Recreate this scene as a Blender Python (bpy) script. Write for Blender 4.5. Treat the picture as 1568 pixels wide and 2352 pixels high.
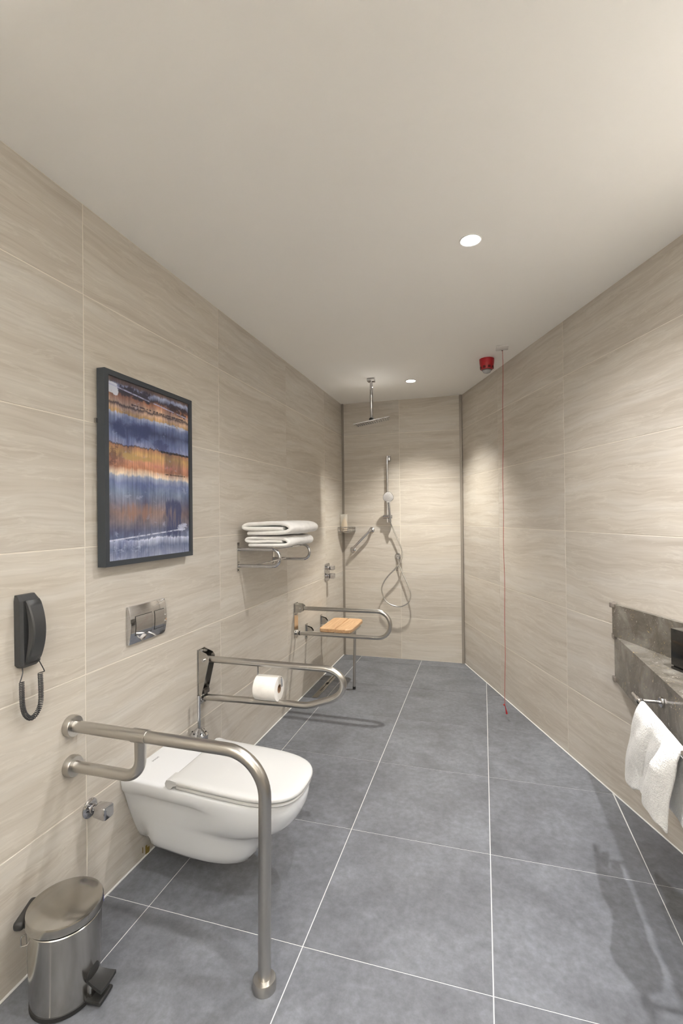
import bpy, bmesh, math, random
from mathutils import Vector, Matrix
random.seed(7)
for o in list(bpy.data.objects): bpy.data.objects.remove(o)
S = bpy.context.scene
COL = S.collection
PI = math.pi

# ------------------------------------------------------------------ camera, world, lights, exposure
H = 2.5591; YB = 4.70; XR = 1.1956; ANG = math.radians(21.9309); YF = -1.35
def cam():
    y, p, r = math.radians(16.4379), math.radians(0.4077), math.radians(-0.5993)
    fw = Vector((-math.sin(y)*math.cos(p), math.cos(y)*math.cos(p), math.sin(p)))
    rt = Vector((math.cos(y), math.sin(y), 0)); up = rt.cross(fw)
    r2 = rt*math.cos(r) + up*math.sin(r); u2 = -rt*math.sin(r) + up*math.cos(r)
    c = bpy.data.cameras.new('camera'); o = bpy.data.objects.new('camera', c); COL.objects.link(o)
    M = Matrix((r2, u2, -fw)).transposed().to_4x4(); M.translation = Vector((1.3756, 0, 1.4204))
    o.matrix_world = M
    c.sensor_fit = 'VERTICAL'; c.sensor_height = 36; c.lens = 36*1098.2945/2352; c.clip_start = .05
    S.camera = o
cam()
w = bpy.data.worlds.new('world'); S.world = w; w.use_nodes = True
w.node_tree.nodes['Background'].inputs[0].default_value = (0.8, 0.85, 1, 1)
w.node_tree.nodes['Background'].inputs[1].default_value = 0.3
S.view_settings.view_transform = 'Standard'; S.view_settings.look = 'None'
S.view_settings.gamma = 1; S.view_settings.use_curve_mapping = False
S.view_settings.exposure = 1.12
# x, y, power (W), colour, cone (deg)
LAMPS = [(1.341, 2.053, 41, (1.0, .98, .955), 148, 1),
         (0.802, 4.066, 92, (1.0, .955, .86), 102, 1),
         (1.41, 1.03, 38, (1.0, .985, .96), 130, 1),
         (2.20, 1.60, 86, (1.0, .985, .965), 100, 1),
         (1.41, -0.45, 10, (1.0, .98, .955), 130, 1)]  # last lamp is added behind the camera for fill, unseen
FILL_W = 330     # added fill lights outside the frame, unseen, to brighten ceiling and room

# ------------------------------------------------------------------ materials
def nm(name):
    m = bpy.data.materials.new(name); m.use_nodes = True
    nt = m.node_tree; b = nt.nodes['Principled BSDF']
    return m, nt, b
def N(nt, t, **k):
    n = nt.nodes.new(t)
    for a, v in k.items():
        if a in ('inputs',):
            for i, x in v.items(): n.inputs[i].default_value = x
        else: setattr(n, a, v)
    return n
def flat(name, col, rough=.5, metal=0, **k):
    m, nt, b = nm(name)
    b.inputs['Base Color'].default_value = (*col, 1); b.inputs['Roughness'].default_value = rough
    b.inputs['Metallic'].default_value = metal
    for a, v in k.items(): b.inputs[a.replace('_', ' ')].default_value = v
    return m
def ramp(nt, stops, interp='LINEAR'):
    r = N(nt, 'ShaderNodeValToRGB'); cr = r.color_ramp; cr.interpolation = interp
    while len(cr.elements) > 1: cr.elements.remove(cr.elements[-1])
    cr.elements[0].position = stops[0][0]; cr.elements[0].color = (*stops[0][1], 1)
    for p, c in stops[1:]:
        e = cr.elements.new(p); e.color = (*c, 1)
    return r
def objcoords(nt, scale, seed=37.0, per_object=True):
    tc = N(nt, 'ShaderNodeTexCoord'); v = N(nt, 'ShaderNodeVectorMath', operation='MULTIPLY')
    v.inputs[1].default_value = scale
    src = tc.outputs['Object']
    if per_object:
        oi = N(nt, 'ShaderNodeObjectInfo'); mu = N(nt, 'ShaderNodeMath', operation='MULTIPLY'); mu.inputs[1].default_value = seed
        nt.links.new(oi.outputs['Random'], mu.inputs[0])
        ad = N(nt, 'ShaderNodeVectorMath', operation='ADD'); nt.links.new(src, ad.inputs[0]); nt.links.new(mu.outputs[0], ad.inputs[1]); src = ad.outputs[0]
    nt.links.new(src, v.inputs[0]); return v.outputs[0]
def mixc(nt, a, b, fac, mode='MIX'):
    m = N(nt, 'ShaderNodeMix', data_type='RGBA', blend_type=mode)
    for s, i in ((fac, 0), (a, 6), (b, 7)):
        if isinstance(s, (int, float)): m.inputs[i].default_value = s
        elif isinstance(s, tuple): m.inputs[i].default_value = (*s, 1)
        else: nt.links.new(s, m.inputs[i])
    return m.outputs[2]
def noise(nt, vec, scale=1, detail=4, rough=.55, dist=0):
    n = N(nt, 'ShaderNodeTexNoise'); n.inputs['Scale'].default_value = scale; n.inputs['Detail'].default_value = detail
    n.inputs['Roughness'].default_value = rough; n.inputs['Distortion'].default_value = dist
    nt.links.new(vec, n.inputs['Vector']); return n.outputs['Fac']
def bump(nt, b, h, strength=.2, dist=.002):
    n = N(nt, 'ShaderNodeBump'); n.inputs['Strength'].default_value = strength; n.inputs['Distance'].default_value = dist
    nt.links.new(h, n.inputs['Height']); nt.links.new(n.outputs[0], b.inputs['Normal'])

def mat_walltile():
    m, nt, b = nm('wall_tile_travertine')
    # local x runs along the wall, local z up: long faintly wavy sedimentary streaks
    c0 = objcoords(nt, (1, 1, 1))
    wv = noise(nt, objcoords(nt, (1.6, 1, 3.0)), 1.5, 2, .5)
    off = N(nt, 'ShaderNodeCombineXYZ'); mm = N(nt, 'ShaderNodeMath', operation='MULTIPLY'); mm.inputs[1].default_value = .07
    nt.links.new(wv, mm.inputs[0]); nt.links.new(mm.outputs[0], off.inputs[2])
    ad = N(nt, 'ShaderNodeVectorMath', operation='ADD'); nt.links.new(c0, ad.inputs[0]); nt.links.new(off.outputs[0], ad.inputs[1])
    def sc(s):
        v = N(nt, 'ShaderNodeVectorMath', operation='MULTIPLY'); v.inputs[1].default_value = s; nt.links.new(ad.outputs[0], v.inputs[0]); return v.outputs[0]
    broad = noise(nt, sc((1.3, 1, 14)), 1.0, 4, .55, .3)
    fine = noise(nt, sc((2.6, 1, 60)), 1.0, 6, .62, .25)
    vein = noise(nt, sc((2.0, 1, 20)), 1.0, 6, .6, .5)
    r1 = ramp(nt, [(.30, (.485, .442, .388)), (.5, (.540, .500, .447)), (.70, (.585, .555, .513))]); nt.links.new(broad, r1.inputs[0])
    r2 = ramp(nt, [(.32, (.80, .77, .73)), (.5, (1, 1, 1)), (.70, (1.10, 1.10, 1.10))]); nt.links.new(fine, r2.inputs[0])
    c = mixc(nt, r1.outputs[0], r2.outputs[0], .55, 'MULTIPLY')
    r3 = ramp(nt, [(.475, (0, 0, 0)), (.497, (1, 1, 1)), (.503, (1, 1, 1)), (.525, (0, 0, 0))]); nt.links.new(vein, r3.inputs[0])
    f = N(nt, 'ShaderNodeMath', operation='MULTIPLY'); f.inputs[1].default_value = .30; nt.links.new(r3.outputs[0], f.inputs[0])
    c = mixc(nt, c, (.69, .66, .60), f.outputs[0])
    oi = N(nt, 'ShaderNodeObjectInfo'); r4 = ramp(nt, [(0, (.955, .955, .955)), (1, (1.03, 1.02, 1.0))]); nt.links.new(oi.outputs['Random'], r4.inputs[0])
    c = mixc(nt, c, r4.outputs[0], 1.0, 'MULTIPLY')
    nt.links.new(c, b.inputs['Base Color']); b.inputs['Roughness'].default_value = .48
    bump(nt, b, fine, .10, .0015)
    return m
def mat_floortile():
    m, nt, b = nm('floor_tile_concrete')
    v = objcoords(nt, (1, 1, 1))
    big = noise(nt, v, 3.2, 6, .62, .4); sm = noise(nt, v, 38, 5, .7); cl = noise(nt, objcoords(nt, (1, 1, 1), 61), 9, 4, .6, .8)
    r = ramp(nt, [(.30, (.104, .109, .121)), (.5, (.138, .145, .163)), (.72, (.178, .188, .213))]); nt.links.new(big, r.inputs[0])
    r2 = ramp(nt, [(.33, (.78, .78, .78)), (.5, (1, 1, 1)), (.68, (1.25, 1.25, 1.25))]); nt.links.new(sm, r2.inputs[0])
    r3 = ramp(nt, [(.35, (.92, .92, .92)), (.65, (1.07, 1.07, 1.07))]); nt.links.new(cl, r3.inputs[0])
    c = mixc(nt, r.outputs[0], r2.outputs[0], .8, 'MULTIPLY'); c = mixc(nt, c, r3.outputs[0], 1.0, 'MULTIPLY')
    nt.links.new(c, b.inputs['Base Color']); b.inputs['Roughness'].default_value = .46
    bump(nt, b, sm, .12, .001)
    return m
def mat_metal(name, col, rough, streak=(1, 1, 60), amt=.12, bumpamt=0):
    m, nt, b = nm(name)
    v = objcoords(nt, streak, per_object=False); n = noise(nt, v, 6, 4, .6)
    mr = N(nt, 'ShaderNodeMapRange'); mr.inputs[3].default_value = rough - amt*.5; mr.inputs[4].default_value = rough + amt*.5
    nt.links.new(n, mr.inputs[0]); nt.links.new(mr.outputs[0], b.inputs['Roughness'])
    b.inputs['Base Color'].default_value = (*col, 1); b.inputs['Metallic'].default_value = 1
    if bumpamt: bump(nt, b, n, bumpamt, .0005)
    return m
def mat_cloth(name, col, scale=260, strength=.6, dist=.004):
    m, nt, b = nm(name)
    v = objcoords(nt, (1, 1, 1), per_object=False)
    n = noise(nt, v, scale, 3, .7); n2 = noise(nt, v, 30, 3, .5)
    r = ramp(nt, [(.3, tuple(c*.93 for c in col)), (.6, col)]); nt.links.new(n2, r.inputs[0]); nt.links.new(r.outputs[0], b.inputs['Base Color'])
    b.inputs['Roughness'].default_value = .95; b.inputs['Sheen Weight'].default_value = .1
    bump(nt, b, n, strength, dist)
    return m
def mat_stone():
    m, nt, b = nm('brown_grey_limestone')
    v = objcoords(nt, (1, 1, 1), per_object=False)
    n = noise(nt, v, 7, 7, .65, .6); r = ramp(nt, [(.3, (.075, .066, .054)), (.5, (.135, .122, .103)), (.7, (.24, .225, .20))]); nt.links.new(n, r.inputs[0])
    nv = noise(nt, v, 62, 4, .6, 1.6)
    r2 = ramp(nt, [(.62, (0, 0, 0)), (.70, (.9, .9, .9))]); nt.links.new(nv, r2.inputs[0])
    hue = noise(nt, v, 12, 1); rc = ramp(nt, [(.45, (.50, .47, .43)), (.56, (.48, .36, .17))]); nt.links.new(hue, rc.inputs[0])
    c = mixc(nt, r.outputs[0], rc.outputs[0], r2.outputs[0])
    nt.links.new(c, b.inputs['Base Color']); b.inputs['Roughness'].default_value = .22
    return m
def mat_wood():
    m, nt, b = nm('oiled_oak')
    v = objcoords(nt, (14, 1.2, 14), 5); n = noise(nt, v, 3, 5, .6, .8)
    r = ramp(nt, [(.3, (.46, .26, .13)), (.55, (.60, .38, .21)), (.75, (.68, .47, .28))]); nt.links.new(n, r.inputs[0])
    nt.links.new(r.outputs[0], b.inputs['Base Color']); b.inputs['Roughness'].default_value = .42
    return m
def mat_picture():
    # printed abstract: blue and rust bands with vertical drips; local y across (0..1), local z up (0..1)
    m, nt, b = nm('abstract_print')
    tc = N(nt, 'ShaderNodeTexCoord'); sp = N(nt, 'ShaderNodeSeparateXYZ'); nt.links.new(tc.outputs['UV'], sp.inputs[0])
    uv = tc.outputs['UV']
    def sc(v, s, d=None):
        k = N(nt, 'ShaderNodeVectorMath', operation='MULTIPLY'); k.inputs[1].default_value = s; nt.links.new(v, k.inputs[0])
        if d:
            a = N(nt, 'ShaderNodeVectorMath', operation='ADD'); a.inputs[1].default_value = d; nt.links.new(k.outputs[0], a.inputs[0]); return a.outputs[0]
        return k.outputs[0]
    def math_(op, a, b_, c=None):
        k = N(nt, 'ShaderNodeMath', operation=op)
        for i, x in enumerate((a, b_, c)):
            if x is None: continue
            if isinstance(x, (int, float)): k.inputs[i].default_value = x
            else: nt.links.new(x, k.inputs[i])
        return k.outputs[0]
    e1 = noise(nt, sc(uv, (16, 7, 1)), 1, 8, .68, .3); e2 = noise(nt, sc(uv, (80, 4, 1)), 1, 3, .6); e3 = noise(nt, sc(uv, (2.5, 1.5, 1), (9, 4, 0)), 1, 2, .5)
    v = sp.outputs[1]; ux = sp.outputs[0]
    d = math_('MULTIPLY_ADD', math_('SUBTRACT', e1, .5), .055, v)
    d = math_('MULTIPLY_ADD', math_('SUBTRACT', e2, .5), .022, d)
    d = math_('MULTIPLY_ADD', math_('SUBTRACT', e3, .5), .03, d)
    A = (.11, .12, .19); Bl = (.055, .075, .16); MB = (.16, .20, .36); LB = (.36, .41, .58); OC = (.52, .33, .14); RU = (.42, .19, .11); TAN = (.62, .42, .30); CR = (.78, .66, .52); DK = (.03, .025, .045); SL = (.14, .17, .27)
    st = [(0, (.30, .33, .45)), (.06, SL), (.10, (.42, .46, .60)), (.107, (.60, .63, .75)), (.113, SL), (.16, A), (.20, (.20, .17, .19)), (.26, (.26, .18, .16)), (.32, (.17, .17, .23)), (.38, (.18, .23, .34)),
          (.43, MB), (.465, (.32, .36, .48)), (.478, CR), (.50, TAN), (.515, RU), (.55, (.50, .24, .16)), (.60, OC), (.635, (.40, .20, .12)), (.642, DK), (.648, (.25, .28, .45)), (.68, MB), (.74, Bl), (.79, MB), (.812, LB), (.82, OC), (.845, TAN), (.862, DK), (.872, (.58, .40, .29)), (.91, RU), (.935, DK), (.965, LB), (.98, (.16, .11, .10))]
    r = ramp(nt, st); nt.links.new(d, r.inputs[0])
    # vertical dark drips and pale scratches, and cloudy dark blue patches
    dr = noise(nt, sc(uv, (60, 4, 1), (3, 0, 0)), 1, 4, .65); rr = ramp(nt, [(.30, (.45, .45, .5)), (.5, (1, 1, 1)), (.68, (1.45, 1.42, 1.4))]); nt.links.new(dr, rr.inputs[0])
    cl = noise(nt, sc(uv, (3.2, 3.6, 1), (1.7, .3, 0)), 1, 4, .6, .5); rc = ramp(nt, [(.36, (.42, .46, .62)), (.55, (1, 1, 1)), (.72, (1.35, 1.33, 1.3))]); nt.links.new(cl, rc.inputs[0])
    c = mixc(nt, r.outputs[0], rr.outputs[0], .75, 'MULTIPLY'); c = mixc(nt, c, rc.outputs[0], .9, 'MULTIPLY')
    bl = noise(nt, sc(uv, (7, 13, 1), (5, 5, 0)), 1, 6, .7, .4); rb = ramp(nt, [(.60, (0, 0, 0)), (.66, (1, 1, 1))]); nt.links.new(bl, rb.inputs[0])
    c = mixc(nt, c, (.40, .45, .62), math_('MULTIPLY', rb.outputs[0], .35))
    def step(x, a_, b_):
        k = N(nt, 'ShaderNodeMapRange', interpolation_type='SMOOTHSTEP'); k.inputs[1].default_value = a_; k.inputs[2].default_value = b_; nt.links.new(x, k.inputs[0]); return k.outputs[0]
    def patch(x0, x1, y0, y1, s_, nz, t0, t1):   # soft rectangle with ragged noise edges
        m_ = math_('MULTIPLY', math_('MULTIPLY', step(ux, x0-s_, x0+s_), step(ux, x1+s_, x1-s_)), math_('MULTIPLY', step(v, y0-s_*.5, y0+s_*.5), step(v, y1+s_*.5, y1-s_*.5)))
        return step(math_('ADD', math_('MULTIPLY', m_, .5), nz), t0, t1)
    n1 = noise(nt, sc(uv, (6, 10, 1), (2, 7, 0)), 1, 7, .7, .5); n2 = noise(nt, sc(uv, (14, 22, 1), (8, 1, 0)), 1, 7, .72, .3); n3 = noise(nt, sc(uv, (40, 6, 1), (1, 5, 0)), 1, 5, .65)
    P_ = [((.05, .50, .66, .79, .10, n1, .78, 1.0), (.030, .045, .13), .9), ((.45, .75, .62, .72, .10, n1, .84, 1.0), (.035, .05, .14), .8), ((.62, .92, .10, .36, .09, n3, .82, 1.02), (.03, .045, .12), .9),
          ((.12, .55, .20, .34, .12, n3, .86, 1.08), (.27, .15, .11), .7), ((.02, .40, .03, .10, .08, n2, .88, 1.05), (.42, .47, .64), .7), ((.82, 1.0, .14, .20, .05, n2, .86, .98), (.50, .54, .70), .8),
          ((.10, .50, .90, .985, .06, n2, .86, .98), (.022, .018, .035), .95), ((.70, 1.0, .88, .97, .06, n2, .86, .98), (.03, .02, .03), .9), ((.0, .12, .90, .97, .03, n2, .80, .9), (.60, .64, .74), .9),
          ((.25, .95, .868, .882, .01, n3, .90, 1.02), (.03, .02, .03), .9), ((.60, 1.0, .632, .648, .01, n3, .86, .98), (.02, .016, .02), .9), ((.65, .95, .495, .51, .012, n3, .90, 1.0), (.05, .03, .02), .8),
          ((.0, .12, .50, .64, .05, n2, .88, 1.0), (.12, .06, .05), .8), ((.15, .5, .555, .60, .05, n1, .80, 1.0), (.40, .28, .11), .8), ((.45, .8, .52, .56, .06, n3, .85, 1.02), (.45, .17, .15), .7),
          ((.5, .98, .80, .83, .04, n2, .86, 1.0), (.45, .50, .66), .8), ((.10, .38, .80, .815, .04, n1, .80, .95), (.40, .45, .60), .8)]
    for a_, col_, k_ in P_: c = mixc(nt, c, col_, math_('MULTIPLY', patch(*a_), k_))
    # thin scratches
    for yy, sl, cc in ((.955, -.06, (.40, .42, .62)), (.110, .05, (.58, .61, .74))):
        dd = math_('ABSOLUTE', math_('SUBTRACT', math_('MULTIPLY_ADD', ux, sl*-1, v), yy), 0)
        c = mixc(nt, c, cc, math_('MULTIPLY', step(dd, .006, .002), math_('MULTIPLY', step(n2, .40, .55), .8)))
    nt.links.new(c, b.inputs['Base Color']); b.inputs['Roughness'].default_value = .5
    b.inputs['Coat Weight'].default_value = .1; b.inputs['Coat Roughness'].default_value = .08
    return m

M = dict(
    walltile=mat_walltile(), floortile=mat_floortile(), stone=mat_stone(), wood=mat_wood(), picture=mat_picture(),
    wallgrout=flat('cream_grout', (.74, .69, .61), .85), floorgrout=flat('pale_grout', (.66, .66, .655), .85),
    ceiling=flat('ceiling_paint', (.92, .905, .875), .7), trim=flat('bronze_aluminium', (.30, .27, .235), .45, .3),
    steel=flat('brushed_steel', (.50, .485, .46), .28, 1), steelbright=flat('polished_steel', (.52, .51, .49), .14, 1),
    chrome=flat('chrome', (.58, .58, .60), .06, 1), binsteel=flat('bin_steel', (.46, .445, .42), .17, 1),
    ceramic=flat('white_ceramic', (.76, .775, .80), .10, 0, Coat_Weight=.5, Coat_Roughness=.03),
    lidplastic=flat('white_plastic_seat', (.60, .602, .60), .22), blackplastic=flat('black_plastic', (.022, .022, .022), .42),
    phone=flat('charcoal_plastic', (.035, .036, .038), .45), frame=flat('dark_frame', (.035, .042, .052), .42),
    towel=mat_cloth('white_terry', (.93, .925, .91), 150, 1.0, .006), foldtowel=mat_cloth('folded_terry', (.88, .865, .845), 160, .35, .0025),
    paper=mat_cloth('tissue_paper', (.90, .87, .83), 90, .15, .001), card=flat('cardboard_core', (.42, .27, .18), .9),
    red=flat('red_plastic', (.42, .012, .02), .35), redcord=flat('red_cord', (.42, .05, .045), .6), darkred=flat('dark_red_slot', (.10, .004, .006), .6),
    dome=flat('clear_grey_lens', (.55, .56, .58), .15, 0, Transmission_Weight=.25), whiteplastic=flat('white_plastic', (.74, .73, .71), .35),
    rubber=flat('black_rubber', (.015, .015, .015), .7), dark=flat('dark_gap', (.01, .01, .01), .8),
    hose=mat_metal('metal_hose', (.66, .65, .64), .22, (1, 1, 1), .05), spray=flat('grey_spray_face', (.50, .49, .49), .5), nozzle=flat('nozzle_dots', (.20, .20, .21), .6),
    gloss=flat('glossy_black', (.010, .010, .010), .12), guard=flat('smoky_clear_guard', (.40, .35, .31), .12, 0, Transmission_Weight=.5, IOR=1.4),
    sponge=flat('tan_sponge', (.62, .45, .26), .9), wrap=flat('clear_wrapper', (.85, .83, .76), .25, 0, Alpha=.38),
    glassy=flat('clear_glass', (.85, .88, .86), .04, 0, Transmission_Weight=.9, IOR=1.45), mark=flat('grey_mark', (.30, .30, .32), .6), blue=flat('blue_sticker', (.02, .03, .25), .5),
    stain=flat('rust_stain', (.22, .155, .03), .6), hinge=flat('dark_steel_hinge', (.16, .15, .14), .3, .9))
def lampmat(i, col, s):
    m, nt, b = nm('lamp_glow'); b.inputs['Base Color'].default_value = (.8, .8, .8, 1)
    b.inputs['Emission Color'].default_value = (*col, 1); b.inputs['Emission Strength'].default_value = s; return m

# ------------------------------------------------------------------ geometry helpers
class G:
    """collects geometry in world coordinates; build() links it as one mesh object"""
    def __init__(s): s.v = []; s.f = []; s.sm = []; s.uv = None
    def add(s, vs, fs, smooth=False):
        o = len(s.v); s.v += [Vector(x) for x in vs]; s.f += [tuple(i+o for i in f) for f in fs]; s.sm += [smooth]*len(fs); return s
    def box(s, c, d, rot=None, bev=0, seg=2):
        bm = bmesh.new(); bmesh.ops.create_cube(bm, size=1)
        for v in bm.verts: v.co = Vector((v.co.x*d[0], v.co.y*d[1], v.co.z*d[2]))
        if bev: bmesh.ops.bevel(bm, geom=bm.edges[:], offset=bev, segments=seg, affect='EDGES', profile=.5)
        Mx = (rot.to_matrix() if hasattr(rot, 'to_matrix') else rot) if rot else Matrix.Identity(3)
        bm.verts.index_update()
        s.add([Mx @ v.co + Vector(c) for v in bm.verts], [[v.index for v in f.verts] for f in bm.faces], bool(bev)); bm.free(); return s
    def prism(s, poly, ax, a, b, cham=0):
        """poly: 2D points; ax: 'x','y','z' normal axis; extruded a..b"""
        def P(p, t): return {'x': (t, p[0], p[1]), 'y': (p[0], t, p[1]), 'z': (p[0], p[1], t)}[ax]
        n = len(poly)
        s.add([P(p, a) for p in poly]+[P(p, b) for p in poly], [tuple(range(n)), tuple(range(2*n-1, n-1, -1))]+[(i, i+n, (i+1) % n+n, (i+1) % n) for i in range(n)]); return s
    def tube(s, pts, r, seg=16, caps=True, closed=False):
        pts = [Vector(p) for p in pts]; n = len(pts); rs = r if isinstance(r, (list, tuple)) else [r]*n
        T = []
        for i in range(n):
            a = pts[(i-1) % n] if closed or i else pts[i]; b = pts[(i+1) % n] if closed or i < n-1 else pts[i]
            T.append((b-a).normalized())
        u = T[0].orthogonal().normalized(); vs = []
        for i in range(n):
            if i: 
                u = (u - T[i]*u.dot(T[i])); u = u.normalized() if u.length > 1e-6 else T[i].orthogonal().normalized()
            w_ = T[i].cross(u)
            vs += [pts[i] + (u*math.cos(2*PI*k/seg) + w_*math.sin(2*PI*k/seg))*rs[i] for k in range(seg)]
        fs = [(i*seg+k, i*seg+(k+1) % seg, (i+1)*seg+(k+1) % seg, (i+1)*seg+k) for i in range(n-1) for k in range(seg)]
        if closed: fs += [((n-1)*seg+k, (n-1)*seg+(k+1) % seg, (k+1) % seg, k) for k in range(seg)]
        s.add(vs, fs, True)
        if caps and not closed:
            o = len(s.v)-len(vs)
            s.f += [tuple(o+k for k in range(seg))[::-1], tuple(o+(n-1)*seg+k for k in range(seg))]; s.sm += [False]*2
        return s
    def lathe(s, base, axis, prof, seg=32, smooth=True):
        """prof: list of (radius, height along axis)"""
        ax = Vector(axis).normalized(); u = ax.orthogonal().normalized(); w_ = ax.cross(u); base = Vector(base); vs = []
        for r, h in prof: vs += [base + ax*h + (u*math.cos(2*PI*k/seg)+w_*math.sin(2*PI*k/seg))*max(r, 1e-5) for k in range(seg)]
        n = len(prof)
        fs = [(i*seg+k, i*seg+(k+1) % seg, (i+1)*seg+(k+1) % seg, (i+1)*seg+k) for i in range(n-1) for k in range(seg)]
        fs += [tuple(range(seg))[::-1], tuple((n-1)*seg+k for k in range(seg))]
        s.add(vs, fs, smooth); s.sm[-1] = s.sm[-2] = False; return s
    def loft(s, secs, smooth=True, cap=True):
        n = len(secs[0]); m = len(secs); vs = [p for q in secs for p in q]
        fs = [(i*n+k, i*n+(k+1) % n, (i+1)*n+(k+1) % n, (i+1)*n+k) for i in range(m-1) for k in range(n)]
        if cap: fs += [tuple(range(n))[::-1], tuple((m-1)*n+k for k in range(n))]
        s.add(vs, fs, smooth)
        return s
    def build(s, name, mat, parent=None, org=None, sub=0, auto=35, solid=0):
        o0 = Vector(parent['_o']) if parent is not None and '_o' in parent else (Vector(org) if org is not None else Vector((0, 0, 0)))
        me = bpy.data.meshes.new(name); me.from_pydata([v-o0 for v in s.v], [], s.f)
        bm = bmesh.new(); bm.from_mesh(me); bmesh.ops.recalc_face_normals(bm, faces=bm.faces[:])
        bm.to_mesh(me); bm.free()
        me.polygons.foreach_set('use_smooth', s.sm); me.update()
        me.materials.append(M[mat] if isinstance(mat, str) else mat)
        ob = bpy.data.objects.new(name, me); COL.objects.link(ob)
        if parent is None: ob.location = o0
        else: ob.parent = parent
        ob['_o'] = tuple(o0)
        if sub:
            md = ob.modifiers.new('s', 'SUBSURF'); md.levels = sub; md.render_levels = sub
        elif auto and any(s.sm):
            try:
                me.set_sharp_from_angle(angle=math.radians(auto))
            except Exception: pass
        return ob
def thing(name, label, cat, loc, group=None):
    o = bpy.data.objects.new(name, None); COL.objects.link(o); o.location = loc; o.empty_display_size = .05
    o['label'] = label; o['category'] = cat; o['_o'] = tuple(loc)
    if group: o['group'] = group
    return o
def tag(o, label, cat, group=None):
    o['label'] = label; o['category'] = cat
    if group: o['group'] = group
    return o
def fillet(pts, rad, seg=10):
    """round the corners of a polyline"""
    pts = [Vector(p) for p in pts]; out = [pts[0]]
    for i in range(1, len(pts)-1):
        r = rad[i-1] if isinstance(rad, (list, tuple)) else rad
        a = (pts[i-1]-pts[i]); b = (pts[i+1]-pts[i]); la, lb = a.length, b.length; a.normalize(); b.normalize()
        th = a.angle(b); t = min(r/math.tan(th/2), la*.49, lb*.49); r_ = t*math.tan(th/2)
        c = pts[i] + (a+b).normalized()*(r_/math.sin(th/2)); p0 = pts[i]+a*t; p1 = pts[i]+b*t
        q0 = p0-c; q1 = p1-c; an = q0.angle(q1)
        for k in range(seg+1):
            f = k/seg; out.append(c + (q0*math.sin((1-f)*an)+q1*math.sin(f*an))/math.sin(an))
    out.append(pts[-1]); return out
def smooth_path(pts, n=8):
    P = [Vector(p) for p in pts]; out = []
    for i in range(len(P)-1):
        p0 = P[max(i-1, 0)]; p1 = P[i]; p2 = P[i+1]; p3 = P[min(i+2, len(P)-1)]
        for k in range(n):
            t = k/n; out.append(.5*((2*p1)+(p2-p0)*t+(2*p0-5*p1+4*p2-p3)*t*t+(3*p1-p0-3*p2+p3)*t**3))
    out.append(P[-1]); return out

# ------------------------------------------------------------------ setting: shell and tiles
TH = .0012       # tiles stand proud of the grout bed
dR = Vector((math.sin(ANG), -math.cos(ANG), 0)); nR = Vector((-math.cos(ANG), -math.sin(ANG), 0)); OR = Vector((XR, YB, 0))
LR = (YB-YF)/math.cos(ANG); XF = XR + LR*math.sin(ANG)
def struct(o): o['kind'] = 'structure'; return o
ROWS = [0, .4003, .8578, 1.3153, 1.7728, 2.2303, H]
def wall(name, origin, along, normal, length, cols):
    """slab of grout with one child per tile; tile local x along, local y out of the wall, local z up"""
    along = Vector(along); normal = Vector(normal); origin = Vector(origin)
    Rm = Matrix((along, normal, Vector((0, 0, 1)))).transposed()
    g = G(); T = .12
    vs = [origin + along*a - normal*(TH if k == 0 else T) + Vector((0, 0, z)) for k in (0, 1) for a, z in ((-.10 if k else 0, 0), (length+(.10 if k else 0), 0), (length+(.10 if k else 0), H), (-.10 if k else 0, H))]
    g.add(vs, [(0, 1, 2, 3), (7, 6, 5, 4), (0, 4, 5, 1), (1, 5, 6, 2), (2, 6, 7, 3), (3, 7, 4, 0)])
    wl = struct(g.build(name, 'wallgrout')); gp = .0020
    cache = {}
    for ci in range(len(cols)-1):
        for ri in range(6):
            a0, a1 = cols[ci]+gp, cols[ci+1]-gp; z0, z1 = ROWS[ri]+gp, ROWS[ri+1]-gp
            if ci == 0: a0 -= gp
            if ci == len(cols)-2: a1 += gp
            w_, h_ = round(a1-a0, 4), round(z1-z0, 4)
            if (w_, h_) not in cache:
                c = .0007; q = []
                for y, e in ((-TH-.004, 0), (-c, 0), (0, c)):
                    q.append([(-w_/2+e, y, -h_/2+e), (w_/2-e, y, -h_/2+e), (w_/2-e, y, h_/2-e), (-w_/2+e, y, h_/2-e)])
                vs = [p for s_ in q for p in s_]
                fs = [(i*4+k, i*4+(k+1) % 4, i*4+4+(k+1) % 4, i*4+4+k) for i in range(2) for k in range(4)]+[(8, 9, 10, 11), (3, 2, 1, 0)]
                me = bpy.data.meshes.new('tile'); me.from_pydata(vs, [], fs)
                bm = bmesh.new(); bm.from_mesh(me); bmesh.ops.recalc_face_normals(bm, faces=bm.faces[:]); bm.to_mesh(me); bm.free()
                me.materials.append(M['walltile']); cache[(w_, h_)] = me
            t = bpy.data.objects.new('tile', cache[(w_, h_)]); COL.objects.link(t); t.parent = wl
            pos = origin + along*((a0+a1)/2) + Vector((0, 0, (z0+z1)/2)) 
            t.matrix_local = Matrix.Translation(pos) @ Rm.to_4x4()
    return wl
yc = [YF, -.45, .47, 1.3921, 2.3145, 3.2481, 4.1404, YB]
wall('wall_left', (0, YF, 0), (0, 1, 0), (1, 0, 0), YB-YF, [y-YF for y in yc])
wall('wall_back', (0, YB, 0), (1, 0, 0), (0, -1, 0), XR, [0, .5933, XR])
wall('wall_right', OR, dR, nR, LR, [0, .8088, 1.7339, 2.659, 3.584, 4.509, 5.434, LR])
wall('wall_front', (XF, YF, 0), (-1, 0, 0), (0, 1, 0), XF, [0, .9, 1.8, 2.7, XF])

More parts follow.
